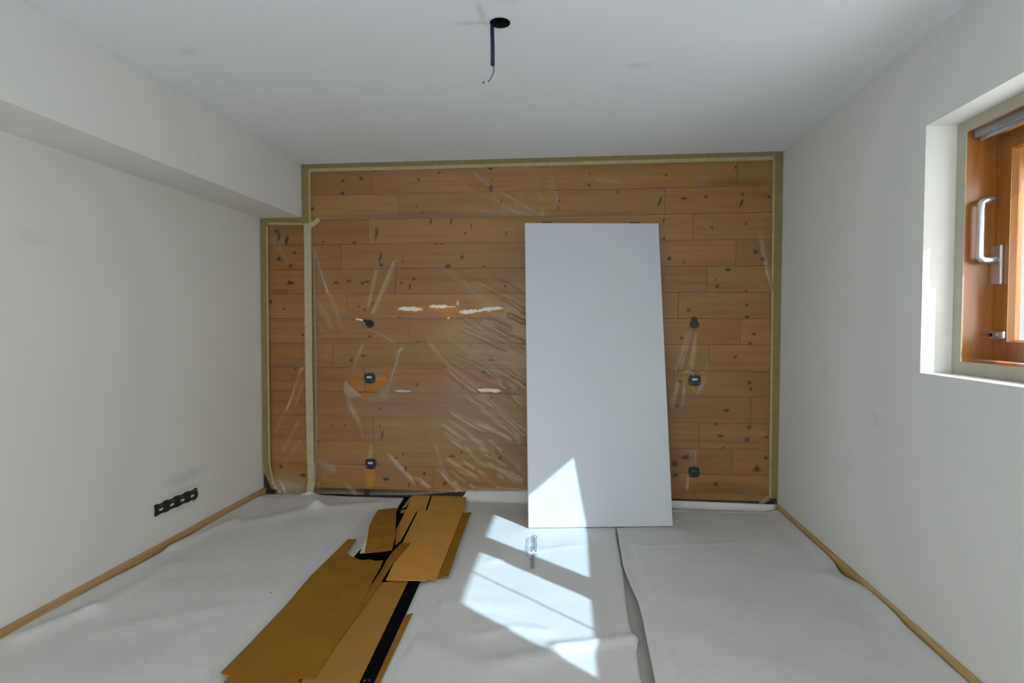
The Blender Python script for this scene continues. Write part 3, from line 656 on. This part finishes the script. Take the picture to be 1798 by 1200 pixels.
# ---- four-gang socket strip in the left wall
def lw(px, py): return on(px, py, 0, XL)
A0, A1 = lw(281, 893.5), lw(336, 870)
e = empty('socket_strip', tuple((A0+A1)/2), label='black four-gang flush socket strip low in the left wall', cat='socket')
for k in range(4):
    c = A0.lerp(A1, (k+.0)/3); r_ = .041
    pts = [Vector((XL+.006, c.y+sy*.047, c.z+sz*.031)) for sy, sz in [(-1,-.85),(-.8,-1.05),(-.3,-.9),(.3,-.9),(.8,-1.05),(1,-.85),(.92,-.2),(.92,.3),(1,.9),(.75,1.12),(.3,.92),(-.3,.92),(-.75,1.12),(-1,.9),(-.92,.3),(-.92,-.2)]]
    mod = MB().prism(pts, (-.0055, 0, 0)).build('socket_insert', M['blk'], e)
    b = MB(); b.box((XL+.006, c.y-.015, c.z-.009), (XL+.0085, c.y+.013, c.z+.002)); b.build('contact_plate', M['lbl'], mod, label='pale contact plate')
    b = MB(); b.box((XL+.006, c.y-.018, c.z+.016), (XL+.008, c.y+.014, c.z+.0185)); b.build('clip', M['wire'], mod)
v = []; f = []; n = 10
for k in range(n+1):
    a = -math.pi/2*1.15+k/n*math.pi*1.15
    for rr, xx in ((.036, .0), (.040, .0), (.040, .008), (.036, .008)):
        v.append((XL+.0005+xx, A1.y+.012+rr*math.cos(a), A1.z-.004+rr*.85*math.sin(a)))
for k in range(n):
    for j in range(4): f.append((4*k+j, 4*k+(j+1) % 4, 4*k+4+(j+1) % 4, 4*k+4+j))
MB().add(v, f).build('end_rim', M['grn2'], e, label='green rounded rim at the far end')

# ---- lamp outlet in the ceiling
p = on(864, 42, 2, H); e = empty('ceiling_cable', (p.x, p.y, H), label='dark blue conduit with a bare wire hanging from the ceiling hole', cat='cable')
b = MB(); ring = []
for k in range(32):
    a = 2*math.pi*k/32; ring.append((k, a))
v = []; f = []
for k, a in ring:
    for rr, zz in ((HR-.0005, H-.0015), (HR+.0025, H-.0015), (HR+.0025, H-.0002), (HR-.0005, H+.075), (.001, H+.075)):
        v.append((HC.x+rr*math.cos(a), HC.y+rr*math.sin(a), zz))
for k in range(32):
    q = 5*k; r2 = 5*((k+1) % 32)
    for j in (0, 2): f.append((q+j, q+j+1, r2+j+1, r2+j)) if j != 2 else None
    f += [(q+1, q+2, r2+2, r2+1), (q, r2, r2+3, q+3), (q+3, r2+3, r2+4, q+4)]
MB().add(v, f).build('outlet_cup', M['blk'], e)
zb = on(865, 116, 1, p.y).z
def tp(x, y, dy=0): return on(x, y, 1, p.y+dy)
MB().tube([Vector((p.x+.004, p.y, H+.05)), Vector((p.x, p.y, H-.02)), tp(865, 80), tp(865, 115)], .0078, 14, ref=(0, 1, 0)).build('conduit', M['blue'], e, smooth=True)
MB().tube([tp(866, 113), tp(867, 121), tp(866.5, 128), tp(862, 137), tp(857, 144)], .0028, 8, ref=(0, 1, 0)).build('wire', M['wire'], e, smooth=True)
MB().tube([tp(857, 144), tp(855, 145.5), tp(851, 145)], .0018, 8, ref=(0, 1, 0)).build('wire_insulation', M['white'], e, smooth=True)
MB().tube([tp(851.5, 144), tp(847, 146)], .0042, 8).build('terminal', M['wire'], e, smooth=True)

# ================================================================ LEANING PANEL
BL, BR = fl(929.5, 928, .008), fl(1183, 925.5, .008)
TR = on(1155.5, 392, 1, D-.062); TL = on(920, 392, 1, D-.062-(BR.y-BL.y))
Wv = ((BR-BL)+(TR-TL))/2; W = Wv.length; wx = Wv.normalized()
Lv = ((TL-BL)+(TR-BR))/2; Lv = Lv-wx*Lv.dot(wx); L = Lv.length; lz = Lv.normalized()
nb = wx.cross(lz); nb = nb if nb.y > 0 else -nb            # pointing to the wall
O = ((BL+BR)/2+(TL+TR)/2)/2 - wx*W/2 - lz*L/2
O = O + lz*((.008-O.z)/lz.z)
pan = empty('leaning_panel', tuple(O+wx*W/2), label='tall plain white board leaning against the film covered timber wall', cat='board')
TH = .036
def PP(a, c, d): return O+wx*a+lz*c+nb*d
def pbox(mb, a0, a1, c0, c1, d0, d1):
    return mb.add([PP(a0,c0,d0),PP(a1,c0,d0),PP(a1,c1,d0),PP(a0,c1,d0),PP(a0,c0,d1),PP(a1,c0,d1),PP(a1,c1,d1),PP(a0,c1,d1)],
                  [(0,3,2,1),(4,5,6,7),(0,1,5,4),(1,2,6,5),(2,3,7,6),(3,0,4,7)])
pbox(MB(), .002, W-.002, .002, L-.002, 0, .006).build('face_sheet', M['panel'], pan, bevel=.0008)
pbox(MB(), 0, W, 0, L, .0061, TH).build('core', M['panel_edge'], pan, bevel=.001)
for a in (.115, .705): pbox(MB(), a, a+.066, L, L+.010, .012, .03).build('edge_pad', M['blk'], pan, label='black pad on the top edge')

# ================================================================ FLOOR FLEECE
def vnoise(x, y, s, seed):
    rr = np.random.default_rng(seed); G = rr.random((64, 64))
    u = x*s; v = y*s; i = np.floor(u).astype(int); j = np.floor(v).astype(int); fu = u-i; fv = v-j
    fu = fu*fu*(3-2*fu); fv = fv*fv*(3-2*fv); g = lambda a, c: G[a % 64, c % 64]
    return (g(i, j)*(1-fu)+g(i+1, j)*fu)*(1-fv)+(g(i, j+1)*(1-fu)+g(i+1, j+1)*fu)*fv
RIDGES = [  # floor pixels, width m, height m
 ([(437,920),(520,903),(600,893),(700,886)], .07, .014), ([(545,862),(552,880),(556,895)], .05, .045), ([(304,969),(360,942),(418,916)], .035, .016),
 ([(48,1123),(110,1096),(165,1075)], .04, .018), ([(165,1075),(250,1030),(304,995)], .05, .010), ([(860,990),(930,970),(1010,962)], .03, .004),
 ([(740,1075),(800,1060),(900,1068)], .05, .004), ([(980,1142),(1050,1132),(1115,1124)], .035, .014), ([(880,1168),(940,1160),(980,1150)], .05, .010), ([(1115,960),(1130,1000),(1160,1090),(1185,1200)], .02, .003),
 ([(1090,965),(1180,962),(1300,958)], .02, .003), ([(700,1130),(790,1150),(870,1190)], .06, .006), ([(200,1110),(330,1080),(430,1070)], .06, .006),
 ([(1460,1020),(1510,1045),(1560,1090)], .06, .010), ([(260,1160),(380,1100),(470,1030)], .08, .005), ([(840,1120),(900,1105),(960,1112)], .03, .006)]
def hgt(X, Y, flatmask):
    z = .004+.010*(vnoise(X+9, Y+9, 2.3, 1)-.35).clip(0)+.006*(vnoise(X+5, Y+7, 6, 2)-.4).clip(0)
    for pts, wd, hh in RIDGES:
        P = [fl(*q) for q in pts]
        best = np.full_like(X, 9.0); en = np.ones_like(X)
        for a, c in zip(P[:-1], P[1:]):
            dx, dy = c.x-a.x, c.y-a.y; LL = dx*dx+dy*dy; t = np.clip(((X-a.x)*dx+(Y-a.y)*dy)/LL, 0, 1)
            best = np.minimum(best, np.hypot(X-a.x-t*dx, Y-a.y-t*dy))
        z = z+hh*np.exp(-(best/wd)**2)
    return z*(1-flatmask)+.004*flatmask
CARD = [fl(*q) for q in [(600,940),(700,868),(830,868),(835,900),(790,1030),(740,1110),(640,1260),(350,1260),(380,1170)]]
def flatness(X, Y):
    m_ = inpoly(X, Y, [(q.x, q.y) for q in CARD]).astype(float)
    t = (X-BL.x)/(BR.x-BL.x); yb = BL.y+t*(BR.y-BL.y); q = ((t > -.06) & (t < 1.06) & (Y > yb-.05) & (Y < yb+.09)).astype(float)
    return np.maximum(m_, q)
def fleece(name, ys, xl, xr, nu, nv, backy, up, label, extra=None):
    """sheet between the left and right edge curves, its far end turned up against the wall"""
    U, V = np.meshgrid(np.linspace(0, 1, nu), np.linspace(0, 1, nv))
    y0 = ys[0]
    Xb = xl(np.full(nu, backy))*(1-U[0])+xr(np.full(nu, backy))*U[0]
    LEN = (backy-y0)+up(Xb)[None, :]
    S_ = V*LEN; Y = np.minimum(y0+S_, backy); over = np.clip(y0+S_-backy, 0, None)
    X = xl(Y)*(1-U)+xr(Y)*U
    fm_ = flatness(X, Y); Z = hgt(X, Y, fm_)
    if extra is not None: Z = Z+extra(X, Y, U)*(1-fm_)
    near = np.clip((Y-(backy-.10))/.10, 0, 1); Z = Z*(1-near)+.004*near if up is not None and np.max(up(Xb)) > .03 else Z
    bend = over; Z = Z+bend; Y = Y+np.minimum(bend*.25, .012)
    idx = np.arange(nu*nv).reshape(nv, nu)
    F_ = np.stack([idx[:-1, :-1], idx[:-1, 1:], idx[1:, 1:], idx[1:, :-1]], -1).reshape(-1, 4)
    me = bpy.data.meshes.new(name); me.from_pydata(np.stack([X, Y, Z], -1).reshape(-1, 3).tolist(), [], F_.tolist()); me.update()
    me.polygons.foreach_set('use_smooth', [True]*len(me.polygons))
    o = link(name, me, M['fleece'], None, label=label, cat='floor fleece', group='white protective fleece sheets')
    sm = o.modifiers.new('thickness', 'SOLIDIFY'); sm.thickness = .0018; sm.offset = -1
    return o
YN0 = YR+.15
def edge(pts, z=.004):
    P = sorted([(fl(*q, z).y, fl(*q, z).x) for q in pts]); yy = np.array([q[0] for q in P]); xx = np.array([q[1] for q in P])
    return lambda Y: np.interp(Y, yy, xx)
eA = edge([(1081,929),(1084,950),(1088,972),(1094,1003),(1098,1050),(1103,1090),(1110,1117),(1121,1127),(1118,1145),(1122,1180),(1128,1205)])
eB = edge([(1082,926),(1088,965),(1094,1000),(1107,1035),(1120,1063),(1128,1095),(1134,1128),(1142,1165),(1150,1205)])
lA = lambda Y: XL+.022+.010*np.sin(Y*5)+.012*np.clip(np.sin(Y*2.3+1), 0, 1)
def exA(X, Y, U):
    d = X-XL; return .020*np.exp(-(d/.10)**2)*(.4+.6*vnoise(X*0+3, Y+4, 1.7, 5))
ux = np.array([XL, wl(470,880).x, wl(530,880).x, wl(545,880).x, wl(565,880).x, wl(600,880).x, wl(700,880).x, wl(810,862).x, wl(822,860).x, wl(920,858).x, wl(1085,860).x])
uz = np.array([.002, .004, .004, .035, .008, .004, .006, .010, .075, .080, .070])
fleece('floor_fleece', (YN0,), lA, eA, 200, 330, D-.022, lambda X: np.interp(X, ux, uz), 'wide white fleece sheet under the cardboard, with printed lettering near the panel', exA)
lipB = lambda X, Y, U: .006+.012*np.exp(-(U/.035)**2)+.018*np.exp(-((1-U)/.06)**2)*(1-.9*np.exp(-((Y-fl(1490,1015).y)/.16)**2))
fleece('floor_fleece', (YN0,), eB, lambda Y: XR-.021-.004*np.sin(Y*6)-.028*np.exp(-((Y-fl(1490,1015).y)/.10)**2), 130, 300, D-.085, lambda X: X*0+.003, 'smooth white fleece sheet below the window, its edge lapping the printed sheet', lipB)
# separate strip of fleece turned up at the foot of the wall
v = []; f = []; n = 40; xa, xb = wl(1060, 890).x, XR-.02
prof = [(D-.125, .014), (D-.08, .012), (D-.055, .013), (D-.042, .022), (D-.036, .040), (D-.034, .060)]
for i in range(n+1):
    t = i/n; x = xa+(xb-xa)*t
    for k, (y, z) in enumerate(prof):
        hz = 1.0-.15*t; v.append((x, y+(.012*math.sin(t*9)+.004*math.sin(t*31))*(k == 0), z*(hz if k > 3 else 1)+(.006*max(0, math.sin(t*9+.5)) if k == 0 else 0)))
for i in range(n):
    for k in range(len(prof)-1): a = i*len(prof)+k; c = a+len(prof); f.append((a, c, c+1, a+1))
o = mk('fleece_strip', v, f, M['fleece'], smooth=True, label='narrow fleece strip turned up against the foot of the timber wall', cat='floor fleece')
sm = o.modifiers.new('thickness', 'SOLIDIFY'); sm.thickness = .0018; sm.offset = -1

# printed lettering on the wide sheet
fleece_a = [q for q in bpy.data.objects if q.name == 'floor_fleece'][0]
def text(name, body, a, c, mat, parent, z, height):
    """lettering running from floor point a to c, letter tops to the right of that direction's left hand"""
    cu = bpy.data.curves.new(name, 'FONT'); cu.body = body; cu.size = 1; cu.resolution_u = 2
    to = bpy.data.objects.new(name, cu); col.objects.link(to)
    dg = bpy.context.evaluated_depsgraph_get(); dg.update()
    me = bpy.data.meshes.new_from_object(to.evaluated_get(dg)); bpy.data.objects.remove(to)
    co = np.array([q.co[:] for q in me.vertices]); mn, mx = co.min(0), co.max(0)
    d = (c-a); LL = d.length; d.normalize(); n_ = Vector((-d.y, d.x, 0))
    me.materials.clear()
    for q in me.vertices:
        t = (q.co.x-mn[0])/(mx[0]-mn[0])*LL; h_ = q.co.y*height/.7
        P = a+d*t+n_*h_; q.co = (P.x, P.y, z)
    return link(name, me, mat, parent)
zt = .0130
text('lettering', 'GRIPTEC', fl(934, 940, zt), fl(932.6, 969, zt), M['ink'], fleece_a, zt, .030)
text('lettering', 'Respirant', fl(932.4, 973, zt), fl(931, 999, zt), M['ink'], fleece_a, zt, .030)
text('lettering', 'www.ncata II dsi sx', fl(926, 944, zt), fl(922.5, 978, zt), M['ink2'], fleece_a, zt, .018)

# ================================================================ CARDBOARD
def card(name, pts, z, mat, parent=None, th=.004, warp=None, **k):
    top = [fl(*q, z) for q in pts]
    if warp: top = [p+Vector((0, 0, warp(q))) if False else fl(*q, z+warp(q)) for q, p in zip(pts, top)]
    return MB().prism(top, (0, 0, -th)).build(name, mat, parent, **k)
def cloc(pts, z): q = [fl(*a, z) for a in pts]; return tuple(sum(q, Vector())/len(q))
GR = 'flattened cardboard pieces'
base_e = empty('flattened_box', tuple(fl(690, 1040, .01)), label='long flattened carton printed black, underneath the other cardboard', cat='cardboard', group=GR)
card('black_panel', [(711,872),(800,872),(738,1021),(657,1200),(634,1250),(520,1250),(600,1030),(622,977),(690,905)], .0135, M['kraft_black'], base_e, label='black printed panel')
fp = card('side_flap', [(711,1081),(724,1077),(668,1196),(642,1250),(634,1250),(657,1200)], .0132, M['kraft'], base_e)
card('tab', [(706,893),(712,891),(728,869),(723,869)], .0165, M['kraft_lit'], base_e, .003)
card('tab', [(704,896),(718,895),(716,900),(703,901)], .0165, M['kraft_lit'], base_e, .003)
tx = text('print', 'F Y', fl(638.5, 1198, .0139), fl(651, 1197, .0139), M['greyink'], base_e, .0139, .012)
card('cardboard_sheet', [(664,1024),(690,1021),(717,1020),(630,1200),(606,1250),(495,1250),(560,1150)], .0185, M['kraft3'], label='pale brown cardboard strip beside the black printed band', cat='cardboard', group=GR)
P1pts = [(611,947),(626,947),(606,971.5),(612,973),(616,977),(622,979),(634,984),(650,983),(660,985.5),(673,984),(668,996),(660,1010),(651,1026),(647,1034),(656,1022),(666,1007),(678,986),(690,968),(705,954),(721,953),(694,984),(684,998),(664,1030),(634,1073),(605,1112),(575,1156),(552,1190),(526,1191),(522,1204),(515,1250),(350,1250),(391,1200),(405,1187),(387,1182),(440,1128),(500,1065),(545,1012)]
def w1(q): return .014*max(0, 1-abs(q[0]-700)/45)*(q[1] < 1000)+.004*max(0, 1-abs(q[1]-950)/30)
card('cardboard_sheet', P1pts, .024, M['kraft'], warp=w1, label='long brown cardboard sheet in front, with a torn notch at its far end', cat='cardboard', group=GR)
p2 = empty('cardboard_sheet', tuple(fl(745, 950, .03)), label='brown cardboard sheet reaching the timber wall', cat='cardboard', group=GR)
P2pts = [(726,868),(757,866),(747,896),(750,896),(761,865.5),(785,863),(812,862),(819,872),(815,893),(800,932),(783,975),(768,1012),(765,1018),(751,1016),(749,1019),(735,1019.5),(678,1018.5),(694,984),(703,962),(708,951),(734,898),(731,898),(704,949),(694,957),(696,930),(712,898)]
card('main_panel', P2pts, .0290, M['kraft_lit'], p2)
card('side_flap', [(808,901),(828,900),(823,908),(806,955),(788,1010),(786,1012.5),(775,1011.5),(764,1013),(765,1006),(783,962)], .0245, M['kraft'], p2)
# small bent piece propped on the black carton
def bent():
    rows = [((664,896),(680,893.5),(696,892)), ((655,910),(676,907),(695.5,905)), ((648,925),(672,923),(695,921)), ((645,945),(670,943),(694.5,941)), ((640,971),(668,968),(688,965.5))]
    hs = [(.045,.055,.062),(.062,.074,.080),(.068,.082,.090),(.062,.076,.084),(.050,.060,.066)]
    v = []; f = []
    for r_, h_ in zip(rows, hs):
        for q, z in zip(r_, h_): v.append(fl(*q, z))
    n = len(v); v += [q-Vector((0, 0, .005)) for q in v]
    for i in range(4):
        for k in range(2):
            a = 3*i+k; f += [(a, a+1, a+4, a+3), (n+a, n+a+3, n+a+4, n+a+1)]
    bd = [0,1,2,5,8,11,14,13,12,9,6,3]
    for i in range(12): a, c = bd[i], bd[(i+1) % 12]; f.append((a, c, c+n, a+n))
    o = MB().add(v, f).build('cardboard_scrap', M['kraft'], label='small torn bent cardboard piece propped on the carton', cat='cardboard', group=GR)
    ed = [fl(664,896,.044), fl(655,910,.061), fl(648,925,.067), fl(645,945,.061), fl(640,971,.049)]
    outer = [fl(660,897,.041), fl(650.5,912,.056), fl(646,927,.062), fl(640,950,.055), fl(632,972,.044)]
    MB().prism(ed+outer[::-1], (0, 0, -.002)).build('torn_edge', M['torn'], o, label='pale torn paper edge')
    sup = [fl(656,955,.018), fl(684,952,.018), fl(686,925,.018), fl(664,925,.018)]
    MB().prism([sup[0], sup[1], sup[1]+Vector((0, .02, .045)), sup[0]+Vector((0, .02, .04))], (0, .004, 0)).build('folded_foot', M['kraft'], o)
bent()
